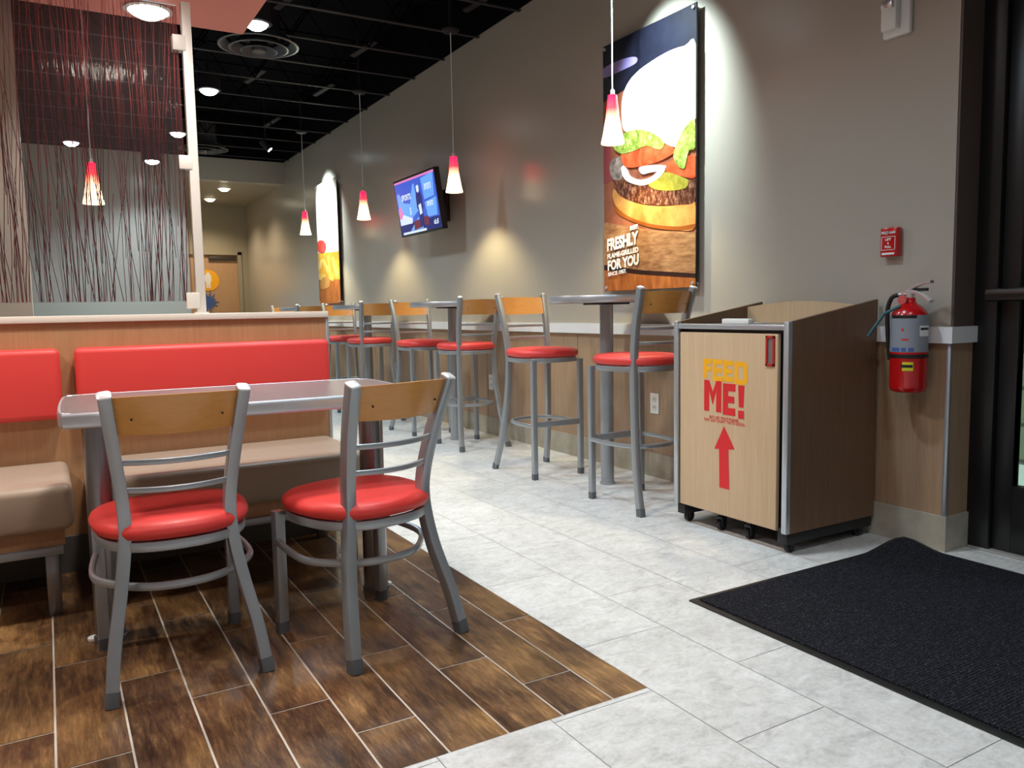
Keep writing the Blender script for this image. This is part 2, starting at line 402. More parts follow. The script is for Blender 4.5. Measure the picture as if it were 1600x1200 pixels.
# outside
b = MB(); b.box(5.0, 5.3, -3, 9, -.1, 3.2); struct(b.build('wall_outside', stone_wall, smooth=False))
b = MB(); b.box(3.31, 5.0, -3, 9, -.1, -.02); struct(b.build('ground_outside', pavement, smooth=False))
ol = area('outdoor_fill_light', (4.2, 2.8, 3.0), 520, .3, (.8, 1, .75), 170)  # added fill with no fixture, brightens the pavement and block wall

# ================================================================ LIGHT FIXTURES
em_cool = mat('lamp_lens_cool', (1, 1, 1), .5, emit=(.9, .97, 1), es=14)
em_warm = mat('lamp_lens_warm', (1, 1, 1), .5, emit=(1, .93, .8), es=14)
em_hall = mat('lamp_lens_hall', (1, 1, 1), .5, emit=(1, .86, .6), es=9)
def downlight(x, y, z, r, lens, color, power, label, trim=None, can=True, spread=140, group='round downlights over the dining room', dome=.045):
    t = thing('recessed_downlight', label, 'ceiling light', (x, y, z), 0, group)
    b = MB(); b.lathe([(r+.001, .004), (r+.022, .002), (r+.024, -.004), (r+.002, -.009), (r, -.004)], (0, 0, 0), 32, ring=True); b.build('trim_ring', trim or white_paint, t)
    b = MB(); b.lathe([(0, -dome), (r*.5, -dome*.9), (r*.85, -dome*.5), (r, -.001), (r, .003), (0, .003)], (0, 0, 0), 32); b.build('lens', lens, t)
    if can:
        b = MB(); b.lathe([(r+.018, .005), (r+.018, .14), (.012, .15), (.012, 3.6-z), (0, 3.6-z)], (0, 0, 0), 24); b.build('housing', black_metal, t)
    area('light', (0, 0, -dome-r-.005), power, r*2, color, spread, parent=t)
    return t
for y, lab, f in ((-1.0, 'round ceiling light behind the viewer', .5), (.65, 'round ceiling light above the entrance', .5), (2.3, 'round ceiling light above the aisle near the bin', 1), (3.95, 'round ceiling light above the aisle by the near tall table', 1),
                  (5.618, 'bright round ceiling light beside the large round air diffuser', 1), (7.42, 'bright round ceiling light just right of the screen post', 1), (9.29, 'bright round ceiling light seen through the twig screen near its right edge', 1)):
    downlight(1.345, y, 2.905, .078, em_cool, COOL, P_MAIN*f, lab, black_metal)
downlight(1.21, 10.45, 2.80, .085, em_cool, COOL, P_MAIN*1.3, 'round ceiling light seen low through the twig screen before the back wall', black_metal)
downlight(.35, 9.7, 2.80, .075, em_cool, COOL, P_MAIN*.8, 'smaller round ceiling light seen through the middle of the twig screen', black_metal)
for x, y, lab in ((.58, 4.79, 'wide bright soffit light seen at the top of the twig screen'), (.45, 2.75, 'soffit light above the low dining table'), (.45, .9, 'soffit light above the chairs'), (-1.2, 2.75, 'soffit light above the left bench'), (-1.2, .9, 'soffit light at the left of the seating bay')):
    downlight(x, y, 2.597, .10, em_warm, NEUT, P_SOFF*(.5 if y < 1 else 1.3), lab, white_paint, can=False, group='round lights in the salmon soffit')
for y, lab in ((11.8, 'nearer warm round light in the hallway ceiling'), (12.92, 'farther warm round light in the hallway ceiling')):
    downlight(2.275, y, 2.726, .075, em_hall, WARM, P_HALL, lab, white_paint, can=False, group='warm lights in the hallway ceiling')

def spot_fixture(x, y, z, tx, ty, tz, power, label):
    t = thing('track_spotlight', label, 'spotlight', (x, y, z), 0, 'spotlights aimed at the posters')
    dr = (Vector((tx, ty, tz))-Vector((x, y, z))).normalized(); e = dr*.07
    b = MB(); b.sweep([tuple(-e*.9), tuple(e)], .07, .07, (0, 1, 0), rnd=1, ns=16); b.build('lamp_head', black_metal, t)
    b = MB(); b.sweep([tuple(e*1.01), tuple(e*1.06)], .058, .058, (0, 1, 0), rnd=1, ns=16); b.build('lens', em_cool, t)
    b = MB(); b.sweep([(0, 0, .02), (0, 0, 3.6-z)], .012, .012, (1, 0, 0), rnd=1); b.box(-.05, .05, -.02, .02, 3.585-z, 3.6-z, .003); b.build('bracket', black_metal, t)
    l = bpy.data.lights.new('light', 'SPOT'); l.energy = power; l.color = (.78, .97, 1); l.spot_size = math.radians(60); l.spot_blend = 1; l.shadow_soft_size = .03
    lo = bpy.data.objects.new('light', l); COL.objects.link(lo); lo.parent = t; lo.location = dr*.085
    lo.rotation_euler = dr.to_track_quat('-Z', 'Y').to_euler()
spot_fixture(2.30, 9.45, 2.89, 2.93, 9.2, 2.15, P_SPOT*6, 'small spotlight under the dark ceiling aimed at the far fries poster')
spot_fixture(2.25, 3.32, 2.89, 2.93, 3.30, 2.10, P_SPOT*4.6, 'spotlight under the dark ceiling aimed at the near burger poster')

def diffuser(x, y, z, R, label):
    t = thing('air_diffuser', label, 'air vent', (x, y, z), 0, 'round black ceiling air diffusers')
    for r0, r1, z0, z1, nm in ((.80, 1.0, .0, .055, 'outer_ring'), (.52, .74, -.02, .045, 'middle_ring'), (.22, .46, -.035, .03, 'inner_ring')):
        b = MB(); b.lathe([(R*r0, z1), (R*r0*1.01, z1-.01), (R*r1*.93, z0+.006), (R*r1, z0+.004), (R*r1, z0), (R*r1*.94, z0-.003), (R*r0*.98, z1-.014), (R*r0*.98, z1)], (0, 0, 0), 48, ring=True); b.build(nm, diff_metal, t)
    b = MB(); b.lathe([(0, -.04), (R*.17, -.038), (R*.2, -.02), (R*.1, .01), (0, .01)], (0, 0, 0), 32); b.build('centre_cone', diff_metal, t)
    b = MB(); b.lathe([(R*.55, .06), (R*.55, .3), (0, .3), (0, .06)], (0, 0, 0), 32); b.build('duct_collar', black_metal, t)
diffuser(1.47, 6.10, 2.91, .285, 'large round black air diffuser with stepped rings beside a bright downlight')
diffuser(1.75, 10.2, 2.93, .285, 'far round black air diffuser near the back wall header')

# pendant lamps
shade_m = bpy.data.materials.new('red_to_white_glass_shade'); shade_m.use_nodes = True; nt = shade_m.node_tree
pb = nt.nodes['Principled BSDF']; pb.inputs['Roughness'].default_value = .15
m_ = shade_m; tcn = N(m_, 'ShaderNodeTexCoord'); sp = N(m_, 'ShaderNodeSeparateXYZ'); L(m_, tcn.outputs['Object'], sp.inputs[0])
mr = N(m_, 'ShaderNodeMapRange'); L(m_, sp.outputs[2], mr.inputs[0]); mr.inputs[1].default_value = 0; mr.inputs[2].default_value = .25
L(m_, ramp(m_, mr.outputs[0], [(0, (1, .75, .5)), (.35, (1, .5, .3)), (.62, (.95, .06, .06)), (1, (.75, .004, .02))]), pb.inputs['Base Color'])
L(m_, ramp(m_, mr.outputs[0], [(0, (1, .86, .55)), (.3, (1, .72, .42)), (.55, (1, .16, .09)), (.72, (.9, .008, .014)), (1, (.6, .002, .02))]), pb.inputs['Emission Color'])
es = N(m_, 'ShaderNodeMapRange'); L(m_, mr.outputs[0], es.inputs[0]); es.inputs[1].default_value = .25; es.inputs[2].default_value = .8; es.inputs[3].default_value = 2.6; es.inputs[4].default_value = 9.0
L(m_, es.outputs[0], pb.inputs['Emission Strength'])
bulb_m = mat('warm_bulb', (1, 1, 1), .3, emit=(1, .85, .55), es=20)
cord_m = mat('white_cord', (.75, .78, .8), .4)
def make_pendant(loc, label, group='red glass pendant lamps along the tall tables', ztop=2.93):
    t = thing('pendant_lamp', label, 'pendant lamp', loc, 0, group); H = ztop-loc[2]
    b = MB(); b.lathe([(.062, 0), (.0625, .004), (.052, .05), (.036, .14), (.027, .22), (.024, .25), (.0, .252), (.0, .246), (.021, .245), (.033, .14), (.049, .05), (.059, .002)], (0, 0, 0), 32, ring=True); b.build('glass_shade', shade_m, t)
    b = MB(); b.lathe([(0, .245), (.012, .247), (.012, .275), (.004, .285), (0, .285)], (0, 0, 0), 12); b.build('cord_grip', chrome, t)
    b = MB(); b.lathe([(.0035, .28), (.0035, H)], (0, 0, 0), 8); b.build('cord', cord_m, t)
    b = MB(); b.lathe([(0, H-.003), (.05, H-.002), (.062, H+.012), (.062, H+.022), (.012, H+.03), (.012, 3.6-loc[2]), (0, 3.6-loc[2])], (0, 0, 0), 28); b.build('canopy', black_metal, t)
    b = MB(); b.lathe([(0, .055), (.018, .062), (.026, .085), (.018, .11), (.012, .13), (0, .135)], (0, 0, 0), 16); b.build('bulb', bulb_m, t)
    l = bpy.data.lights.new('light', 'SPOT'); l.energy = P_PEND*14; l.color = (1, .84, .48); l.spot_size = math.radians(115); l.spot_blend = .6; l.shadow_soft_size = .03
    lo = bpy.data.objects.new('light', l); COL.objects.link(lo); lo.parent = t; lo.location = (0, 0, -.004)
    return t
make_pendant((2.66, 3.45, 1.83), 'nearest red and white glass pendant lamp hanging in front of the burger poster')
make_pendant((2.61, 5.25, 1.815), 'red and white glass pendant lamp right of the television')
make_pendant((2.575, 7.05, 1.808), 'red and white glass pendant lamp left of the television')
make_pendant((2.55, 8.85, 1.83), 'red and white glass pendant lamp hanging left of the far fries poster')
make_pendant((.305, 5.65, 1.665), 'red glowing pendant lamp seen blurred through the twig screen', group='red pendant lamps beyond the screen')

# ================================================================ CHAIRS
def ell(rx, ry, cy, z, n=2.6, k=40, fy=1.0):
    out = []
    for i in range(k):
        a = 2*math.pi*i/k; c, s = math.cos(a), math.sin(a)
        x = rx*abs(c)**(2/n)*(1 if c >= 0 else -1); y = ry*abs(s)**(2/n)*(1 if s >= 0 else -1)
        x *= 1+.07*(y/ry)      # a little wider at the front
        out.append((x, cy+y, z))
    return out
def make_seat(rx, ry, cy, z0, h, parent):
    b = MB(); bm = b.bm; rings = []
    for sc, z in ((.90, 0), (.97, .006), (1.0, .30*h+.004), (1.0, .52*h), (.975, .72*h), (.92, .88*h), (.8, .96*h), (.6, h*1.0), (.3, h*1.03)):
        rings.append([bm.verts.new((x*sc, cy+(y-cy)*sc, z0+z)) for x, y, _ in ell(rx, ry, cy, 0, 2.5)])
    k = len(rings[0])
    for A, B in zip(rings, rings[1:]):
        for j in range(k): bm.faces.new((A[j], A[(j+1) % k], B[(j+1) % k], B[j]))
    bm.faces.new(rings[0][::-1]); bm.faces.new(rings[-1])
    return b.build('seat', red_vinyl, parent, ang=60)
def bow(xh, y, z, sag, n=12, cut=0):
    return [(-xh+2*xh*i/n, y-sag*(1-((2*i/n)-1)**2), z) for i in range(n+1)]
def make_chair(name, label, cat, loc, rz, group, tall):
    t = thing(name, label, cat, loc, rz, group)
    if not tall:
        zs, post = .385, [(.190, -.205, 0), (.176, -.175, .12), (.148, -.130, .27), (.131, -.112, .40), (.133, -.118, .50), (.148, -.155, .64), (.163, -.205, .773)]
        fx, fy, ring_z, pz, rz_, seat = .182, .195, .262, (.672, .768), (.598, .522), (.205, .208, .035)
        hoop_z = ring_z
    else:
        zs, post = .685, [(.185, -.215, 0), (.166, -.165, .18), (.145, -.125, .42), (.138, -.112, .60), (.138, -.112, .72), (.148, -.14, .88), (.160, -.190, 1.05)]
        fx, fy, ring_z, pz, rz_, seat = .158, .20, .305, (.935, 1.033), (.865, .795), (.195, .208, .03)
    tw = .031 if not tall else .028
    for s in (-1, 1):
        path = spline([(s*x, y, z) for x, y, z in post], 5)
        b = MB(); b.sweep(path, tw, tw*1.15, (1, 0, 0), rnd=.16)
        leg = b.build('rear_leg', steel, t)
        b = MB(); b.sweep([(s*post[0][0], post[0][1], -.001), (s*(post[0][0]-.001), post[0][1]+.002, .012), (s*(post[0][0]-.004), post[0][1]+.008, .034)], tw+.004, tw*1.15+.004, (1, 0, 0), rnd=.4); b.build('foot_cap', footgrey, leg)
        p = post[-1]; q = Vector(path[-1])-Vector(path[-2]); q.normalize(); p = Vector((s*p[0], p[1], p[2]))
        b = MB(); b.sweep([p, p+q*.004, p+q*.008], tw+.002, tw*1.15+.002, (1, 0, 0), rnd=.4, taper=[1, 1, .7]); b.build('top_cap', pale_cap, leg)
        b = MB(); b.sweep([(s*fx, fy, 0), (s*fx, fy, zs-.01)], tw, tw, (1, 0, 0), rnd=.16)
        leg = b.build('front_leg', steel, t)
        b = MB(); b.sweep([(s*fx, fy, -.001), (s*fx, fy, .034)], tw+.004, tw+.004, (1, 0, 0), rnd=.4); b.build('foot_cap', footgrey, leg)
    rx, ry, cy = seat
    make_seat(rx, ry, cy, zs+.003, .052, t)
    b = MB(); b.sweep(ell(rx*.90, ry*.92, cy, zs-.012, 2.5), .026, .020, (0, 0, 1), closed=True, rnd=.3); b.build('seat_frame', steel, t)
    def pat(z):   # post position at height z
        for a, c in zip(post, post[1:]):
            if a[2] <= z <= c[2]:
                k = (z-a[2])/(c[2]-a[2]); return a[0]+(c[0]-a[0])*k, a[1]+(c[1]-a[1])*k
        return post[-1][:2]
    # curved wooden back panel
    z0, z1 = pz; b = MB(); bm = b.bm; A = []; n = 14
    for zz in (z0, (z0+z1)/2, z1):
        px, py = pat(zz); xh = px-.010
        for off in (.006, -.006):
            A.append([bm.verts.new((-xh+2*xh*i/n, py+.002-.042*(1-((2*i/n)-1)**2)+off, zz+(.004*(1-((2*i/n)-1)**2) if zz == z1 else -.002*(1-((2*i/n)-1)**2)))) for i in range(n+1)])
    fr, bk = [A[0], A[2], A[4]], [A[1], A[3], A[5]]
    for G in (fr, bk):
        for u, v in zip(G, G[1:]):
            for i in range(n): bm.faces.new((u[i], u[i+1], v[i+1], v[i]))
    for f_, k_ in ((fr[0], bk[0]), (fr[2], bk[2])):
        for i in range(n): bm.faces.new((f_[i], f_[i+1], k_[i+1], k_[i]))
    for e in (0, n):
        for u in (0, 1): bm.faces.new((fr[u][e], fr[u+1][e], bk[u+1][e], bk[u][e]))
    pan = b.build('back_panel', maple, t, ang=50)
    b = MB()
    for s in (-1, 1): b.lathe([(0, -.002), (.003, -.002), (.003, .001), (0, .001)], (s*(pat(z0)[0]-.045), pat((z0+z1)/2)[1]-.026, z0+.04), 8, 'y')
    b.build('screw', rubber, pan)
    for z in rz_:
        px, py = pat(z); b = MB(); b.sweep(bow(px-.008, py-.002, z, .04), .015, .012, (0, 0, 1), rnd=.5); b.build('back_rung', steel, t)
    # hoop round the legs
    px, py = pat(ring_z)
    if not tall:
        k = [(-fx-.006, fy, ring_z+.022), (-fx-.022, .09, ring_z+.013), (-fx-.018, 0, ring_z+.005), (-.145, -.075, ring_z), (-.08, -.128, ring_z), (0, -.145, ring_z)]
    else:
        k = [(-fx-.006, fy, ring_z), (-fx-.014, .09, ring_z), (-fx-.006, 0, ring_z), (-.140, -.08, ring_z), (-.08, -.128, ring_z), (0, -.142, ring_z)]
    k = k+[(-x, y, z) for x, y, z in k[-2::-1]]
    b = MB(); b.sweep(spline(k, 5), .022, .017, (0, 0, 1), rnd=.8); b.build('hoop_stretcher', steel, t)
    if tall:
        b = MB(); b.box(-fx, fx, fy-.010, fy+.010, ring_z-.010, ring_z+.022, .003); b.build('foot_rail', steel, t)
    return t
chA = make_chair('dining_chair', 'left low dining chair with red round seat, its back to the viewer', 'chair', (.272, 2.345, 0), 0, 'low dining chairs with red seats at the low table', False)
chB = dup(chA, (.790, 2.238, 0), math.radians(14.5), 'right low dining chair with red round seat, turned slightly toward the left chair')

SG = 'tall bar stools with red seats along the wall'
st = make_chair('bar_stool', 'nearest tall bar stool with red seat, beside the trash bin', 'bar stool', (2.500, 3.025, 0), 0, SG, True)
for x, y, r, lab in ((2.495, 3.965, 180, 'tall bar stool facing the viewer on the far side of the nearest tall table'),
                     (2.58, 5.02, 1, 'tall bar stool with its back to the viewer at the second tall table'),
                     (2.57, 5.85, 180, 'tall bar stool facing the viewer on the far side of the second tall table'),
                     (2.50, 6.74, 0, 'tall bar stool with its back to the viewer at the third tall table'),
                     (2.55, 7.62, 180, 'tall bar stool facing the viewer on the far side of the third tall table'),
                     (2.45, 8.57, 0, 'tall bar stool with its back to the viewer at the farthest tall table'),
                     (2.48, 9.38, 180, 'farthest tall bar stool, only its backrest showing above the partition')):
    dup(st, (x, y, 0), math.radians(r), lab)

# ================================================================ TABLES
def bar_table(loc, label):
    t = thing('bar_table', label, 'table', loc, 0, 'tall round-topped tables along the wall')
    b = MB(); b.lathe([(0, .992), (.300, .992), (.300, 1.027), (0, 1.027)], seg=64); b.build('tabletop', table_top, t)
    b = MB(); b.lathe([(.3005, .990), (.310, .992), (.313, 1.0), (.313, 1.02), (.310, 1.028), (.3005, 1.028)], seg=64, ring=True); b.build('metal_edge', alu, t)
    b = MB(); b.lathe([(.036, .0), (.036, .99)], seg=28); b.build('post', steel, t)
    b = MB(); b.lathe([(.0, .0), (.042, .0), (.042, .012), (.036, .014), (0, .014)], seg=28); b.build('floor_collar', steel, t)
    b = MB(); b.box(-.09, .09, -.09, .09, .980, .991, .004); b.build('top_bracket', dark_panel, t)
    return t
bt = bar_table((2.613, 3.455, 0), 'nearest tall table on a silver post beneath the burger poster')
for p, lab in (((2.60, 5.31, 0), 'second tall table from the front, its rim hiding part of a bar stool backrest'), ((2.575, 7.05, 0), 'third tall table from the front, its post mostly behind a bar stool'), ((2.55, 8.88, 0), 'farthest tall table, its rim just above the partition end')):
    dup(bt, p, label=lab)

t = thing('dining_table', 'low grey-topped dining table with silver rim between bench and chairs', 'table', (.513, 2.595, 0), -.035)
def chamf(hx, hy, c, r=.0):
    pts = []
    for sx_, sy_ in ((1, 1), (-1, 1), (-1, -1), (1, -1)):
        q = [(hx, hy-c), (hx-.35*c, hy-.35*c), (hx-c, hy)]
        if sx_*sy_ < 0: q = q[::-1]
        pts += [(sx_*x, sy_*y) for x, y in q]
    return pts
top = [tuple(p) for p in [(v.x, v.y) for v in spline([Vector((x, y, 0)) for x, y in [(.505, .20), (.47, .255), (.40, .29), (-.40, .29), (-.465, .265), (-.49, .20), (-.49, -.20), (-.465, -.262), (-.40, -.285), (.40, -.285), (.47, -.25), (.505, -.20)]], 5, True)]]
b = MB(); b.prism(top, lambda u, v, d_: (u, v, d_), .679, .716); b.build('tabletop', table_top, t)
b = MB()
b.sweep([(u, v, .697) for u, v in top], .040, .012, (0, 0, 1), closed=True, rnd=.6); b.build('metal_edge', alu, t)
for x in (-.403, .427):
    b = MB(); b.lathe([(.041, .0), (.041, .68)], (x, 0, 0), 28); pt = b.build('post', steel_d, t)
    b = MB(); b.lathe([(0, 0), (.046, 0), (.046, .014), (.041, .016), (0, .016)], (x, 0, 0), 28); b.build('floor_collar', steel_d, pt)
    b = MB(); sx_ = 1 if x > 0 else -1
    b.lathe([(0, .001), (.02, .001), (.02, .008), (0, .010)], (x+sx_*.043, .02, 0), 16); b.build('levelling_disc', white_plastic, pt)
    b = MB(); b.box(x-.05, x+.05, -.19, .19, .664, .679, .004); b.build('top_bracket', dark_panel, t)

# ================================================================ PARTITION, BENCHES
t = thing('partition', 'half-height wood-look partition wall with pale cap behind the benches', 'partition', (0, 3.40, 0))
b = MB(); b.box(-2.55, 1.053, 0, .14, .139, .945); b.build('wall_panel', lam_half, t, smooth=False)
b = MB(); b.box(-2.57, 1.060, -.014, .154, .945, .971, .003); b.build('cap', cap_mat, t)
b = MB(); b.box(1.049, 1.062, -.006, .146, 0, .945, .002); b.build('end_trim', alu, t)
b = MB()
x = -2.55
while x < 1.05: b.box(x, min(x+.585, 1.053)-.002, -.010, .15, 0, .139, .001); x += .585
b.build('tile_base', mat('dark_tile_base', srgb(92, 88, 84), .35), t, smooth=False)

def cushion(name, x0, x1, y0, y1, z0, z1, m, label, cat, group, r=.022):
    b = MB(); b.box(x0, x1, y0, y1, z0, z1, r, seg=5)
    o = b.build(name, m, ang=80); return o
o = cushion('back_cushion', -1.6, .036, 3.335, 3.399, .592, .852, red_vinyl, '', '', '')
tag(o, 'left red vinyl back cushion fixed to the partition, cut by the photo edge', 'cushion', 'red back cushions on the partition')
o = cushion('back_cushion', .083, 1.045, 3.335, 3.399, .592, .852, red_vinyl, '', '', '')
tag(o, 'long right red vinyl back cushion fixed to the partition behind the table', 'cushion', 'red back cushions on the partition')
def bench(x0, x1, label):
    t = thing('bench', label, 'bench', ((x0+x1)/2, 3.15, 0), 0, 'taupe vinyl benches along the partition'); h = (x1-x0)/2
    b = MB(); b.box(-h, h, -.27, .245, .285, .432, .028, seg=5); b.build('seat_cushion', taupe, t, ang=80)
    b = MB(); b.box(-h+.01, h-.03, -.215, -.195, .225, .2845, .002); b.box(-h+.01, h-.03, -.195, .24, .268, .2845); b.build('fascia_board', lam_half, t)
    b = MB(); b.box(-h+.01, h-.035, -.235, .235, .200, .226, .003); b.build('support_rail', steel, t)
    for x in (-h+.06, h-.07):
        for y in (-.21, .18):
            b = MB(); b.box(x-.02, x+.02, y-.02, y+.02, 0, .2, .003); b.build('leg', steel_d, t)
    return t
bench(-1.55, .040, 'left taupe vinyl bench seat on steel legs, cut by the photo edge')
bench(.098, 1.045, 'right taupe vinyl bench seat behind the low table')

# ================================================================ TWIG SCREEN
t = thing('decorative_screen', 'tall clear resin screen full of red twigs standing on the partition', 'screen', (0, 3.47, .971))
pg = bpy.data.materials.new('clear_resin_panel'); pg.use_nodes = True; pg.node_tree.nodes.clear()
g_, t_ = glass_nodes(pg.node_tree, (.96, .94, .95, 1), rough=.05, haze=.03, hazecol=(.45, .35, .36, 1))
nn = N(pg, 'ShaderNodeTexNoise'); nn.inputs['Scale'].default_value = 4; tcn = N(pg, 'ShaderNodeTexCoord'); mp = N(pg, 'ShaderNodeMapping'); mp.inputs['Scale'].default_value = (20, 1, 2)
L(pg, tcn.outputs['Object'], mp.inputs[0]); L(pg, mp.outputs[0], nn.inputs['Vector']); bp = N(pg, 'ShaderNodeBump'); bp.inputs['Strength'].default_value = .25; bp.inputs['Distance'].default_value = .004
L(pg, nn.outputs['Fac'], bp.inputs['Height']); L(pg, bp.outputs[0], g_.inputs['Normal'])
b = MB(); b.box(-1.3, .522, -.006, .006, .05, 1.21, .001); b.build('resin_panel', pg, t, smooth=False)
def twigs(name, cnt, m, rr, seed):
    rnd = random.Random(seed); b = MB()
    for i in range(cnt):
        x = rnd.uniform(-1.25, .515); z0 = .052; full = rnd.random() < .55
        z1 = 1.205 if full else rnd.uniform(.25, .9)
        if rnd.random() < .25: z0 = rnd.uniform(.1, .6); z1 = 1.205
        lean = rnd.gauss(0, .05); y = rnd.uniform(-.003, .003); n = 7; pts = []
        for k in range(n+1):
            q = k/n; xx = x+lean*q*(z1-z0)+rnd.gauss(0, .0022); pts.append((min(max(xx, -1.28), .518), y, z0+(z1-z0)*q))
        r = rnd.uniform(*rr)
        b.sweep(pts, r*2, r*2, (0, 1, 0), rnd=1, ns=5, taper=[1-.4*k/n for k in range(n+1)], cap=False)
    o = b.build(name, m, t); o['kind'] = 'stuff'; return o
twigs('red_twigs', 340, mat('red_twig', srgb(158, 34, 26), .6), (.0009, .0017), 1)
twigs('dark_twigs', 110, mat('dark_twig', srgb(70, 26, 26), .6), (.0008, .0016), 2)
twigs('tan_twigs', 24, mat('tan_twig', srgb(160, 104, 60), .6), (.0005, .0009), 3)
b = MB(); b.box(.536, .572, -.018, .018, 0, 1.225, .003); b.build('post', mat('pale_post_paint', srgb(214, 206, 196), .4), t)
clipm = mat('pale_clip', srgb(214, 206, 196), .4)
for z, zz in ((1.035, 1.095), (.575, .63), (.02, .085)):
    b = MB(); b.box(.498, .548, -.022, -.007, z, zz, .004); b.box(.498, .548, .007, .022, z, zz, .004); b.box(.5225, .548, -.008, .008, z, zz); b.build('clip', clipm, t)
b = MB(); b.lathe([(0, 0), (.03, 0), (.03, .006), (0, .006)], (.554, 0, 0), 20); b.build('base_flange', clipm, t)

# ================================================================ TRASH BIN
t = thing('trash_bin', 'wood-look rolling trash bin with red and yellow lettering on its door', 'trash bin', (2.40, 2.045, 0))
# local: x 0..0.52 toward the wall, y 0..0.62
prof = [(0.0, .083), (.52, .083), (.52, .978), (.0, .897)]
for y0, y1, nm in ((0, .018, 'side_panel'), (.602, .62, 'side_panel')):
    b = MB(); b.prism(prof, lambda u, v, d_: (u, d_, v), y0, y1); b.build(nm, lam_side, t, smooth=False)
b = MB(); b.box(.50, .518, .018, .602, .083, .90); b.box(.01, .50, .018, .602, .083, .10); b.box(.024, .04, .018, .602, .10, .88); b.build('cabinet_body', dark_panel, t, smooth=False)
b = MB()
pts = []
for i in range(17):
    y = .018+.584*i/16; pts.append((y, .955+.022*math.sin(math.pi*i/16)))
pts += [(.602, .86), (.018, .86)]
b.prism(pts, lambda u, v, d_: (d_, u, v), .42, .436); b.build('curved_back_panel', lam_bin, t, smooth=False)
b = MB(); b.box(.0, .42, .018, .602, .868, .884); b.build('tray_deck', mat('grey_tray_deck', srgb(120, 120, 120), .3, .3), t, smooth=False)
b = MB(); b.box(-.008, .012, .016, .604, .866, .888, .005); b.build('front_edge_strip', alu, t)
for y0, y1 in ((-.006, .020), (.600, .626)):
    b = MB(); b.box(-.012, .012, y0, y1, .085, .900, .005); b.build('corner_strip', alu, t)
b = MB(); b.box(-.004, .03, .20, .345, .888, .910, .005); b.box(.012, .10, .20, .345, .884, .892); b.build('tray_stop', white_plastic, t)
dr = None
b = MB(); b.box(-.004, .016, .052, .592, .088, .852, .004); dr = b.build('door', lam_bin, t)
b = MB()
b.box(-.010, -.003, .064, .107, .840-.005, .845, .001); b.box(-.010, -.003, .064, .107, .728, .738, .001); b.box(-.010, -.003, .064, .073, .728, .845, .001); b.box(-.010, -.003, .098, .107, .728, .845, .001)
b.build('red_pull_frame', mat('pull_frame_red', srgb(176, 40, 34), .4), dr)
b = MB(); b.box(-.0055, -.003, .073, .098, .738, .835); b.build('pull_recess', mat('pull_recess_grey', srgb(150, 150, 150), .3, .6), dr, smooth=False)
U, V = (0, -1, 0), (0, 0, 1)
def bt_(txt, y_left, y_right, z0, z1, m, bold=.05, dep=.0055): lettering(txt, m, dr, (0, y_left-2.045, z0), U, V, y_left-y_right, z1-z0, dep, bold)
def block(parts, m, dep, nm):
    b = MB()
    for poly in parts: b.prism([(y-2.045, z) for y, z in poly], lambda u, v, d_: (-.004-d_, u, v), 0, dep)
    return b.build(nm, m, dr, smooth=False)
def bars(ch, yl, w, z0, z1, st_, st):      # block capitals from strokes; y decreases to the viewer's right
    R = lambda a0, a1, c0, c1: [(yl-a0, c0), (yl-a1, c0), (yl-a1, c1), (yl-a0, c1)]
    h = z1-z0; zm = (z0+z1)/2
    if ch in 'FE':
        o = [R(0, st_, z0, z1), R(st_, w, z1-st, z1), R(st_, w*.92, zm-st*.45, zm+st*.45)]
        return o+([R(st_, w, z0, z0+st)] if ch == 'E' else [])
    if ch == 'D':
        c = .014
        return [R(0, st_, z0, z1), [(yl-st_, z1), (yl-w+c, z1), (yl-w, z1-c), (yl-w+st_, z1-c), (yl-w+st_, z1-st), (yl-st_, z1-st)], R(w-st_, w, z0+c, z1-c), [(yl-st_, z0), (yl-st_, z0+st), (yl-w+st_, z0+st), (yl-w+st_, z0+c), (yl-w, z0+c), (yl-w+c, z0)]]
    if ch == 'M':
        return [R(0, st_, z0, z1), R(w-st_, w, z0, z1), [(yl-st_, z1), (yl-st_, z1-h*.28), (yl-w/2, z0+h*.22), (yl-w/2, z0+h*.62)], [(yl-w+st_, z1), (yl-w+st_, z1-h*.28), (yl-w/2, z0+h*.22), (yl-w/2, z0+h*.62)]]
    return [[(yl-.002, z1), (yl-w+.002, z1), (yl-w+.006, z0+h*.34), (yl-.006, z0+h*.34)], R(.003, w-.003, z0, z0+h*.24)]
P = []
for ch, yl, w, z0, z1 in (('F', 2.494, .050, .658, .742), ('E', 2.438, .056, .650, .742), ('E', 2.378, .056, .652, .740), ('D', 2.316, .070, .645, .738)): P += bars(ch, yl, w, z0, z1, .021, .021)
block(P, yellow_print, .0010, 'lettering')
P = []
for ch, yl, w, z0, z1 in (('M', 2.486, .098, .522, .652), ('E', 2.378, .068, .515, .645), ('!', 2.296, .036, .508, .642)): P += bars(ch, yl, w, z0, z1, .028, .030)
block(P, red_print, .0018, 'lettering')
bt_('BUT NO TRAYS PLEASE,\nTHEY JUST DON\'T TASTE GOOD.', 2.488, 2.256, .474, .504, red_print, .015, .0055)
arrow = [(2.371, .466), (2.425, .365), (2.398, .368), (2.395, .205), (2.340, .205), (2.346, .372), (2.312, .378)]
b = MB(); b.prism([(y-2.045, z) for y, z in arrow], lambda u, v, d_: (-.004-d_, u, v), 0, .0015); b.build('arrow', red_print, dr, smooth=False)
b = MB(); b.box(.005, .515, .004, .05, .040, .083, .002); b.box(.005, .515, .57, .616, .04, .083, .002); b.box(.47, .515, .05, .57, .04, .083); b.build('base_frame', rubber, t)
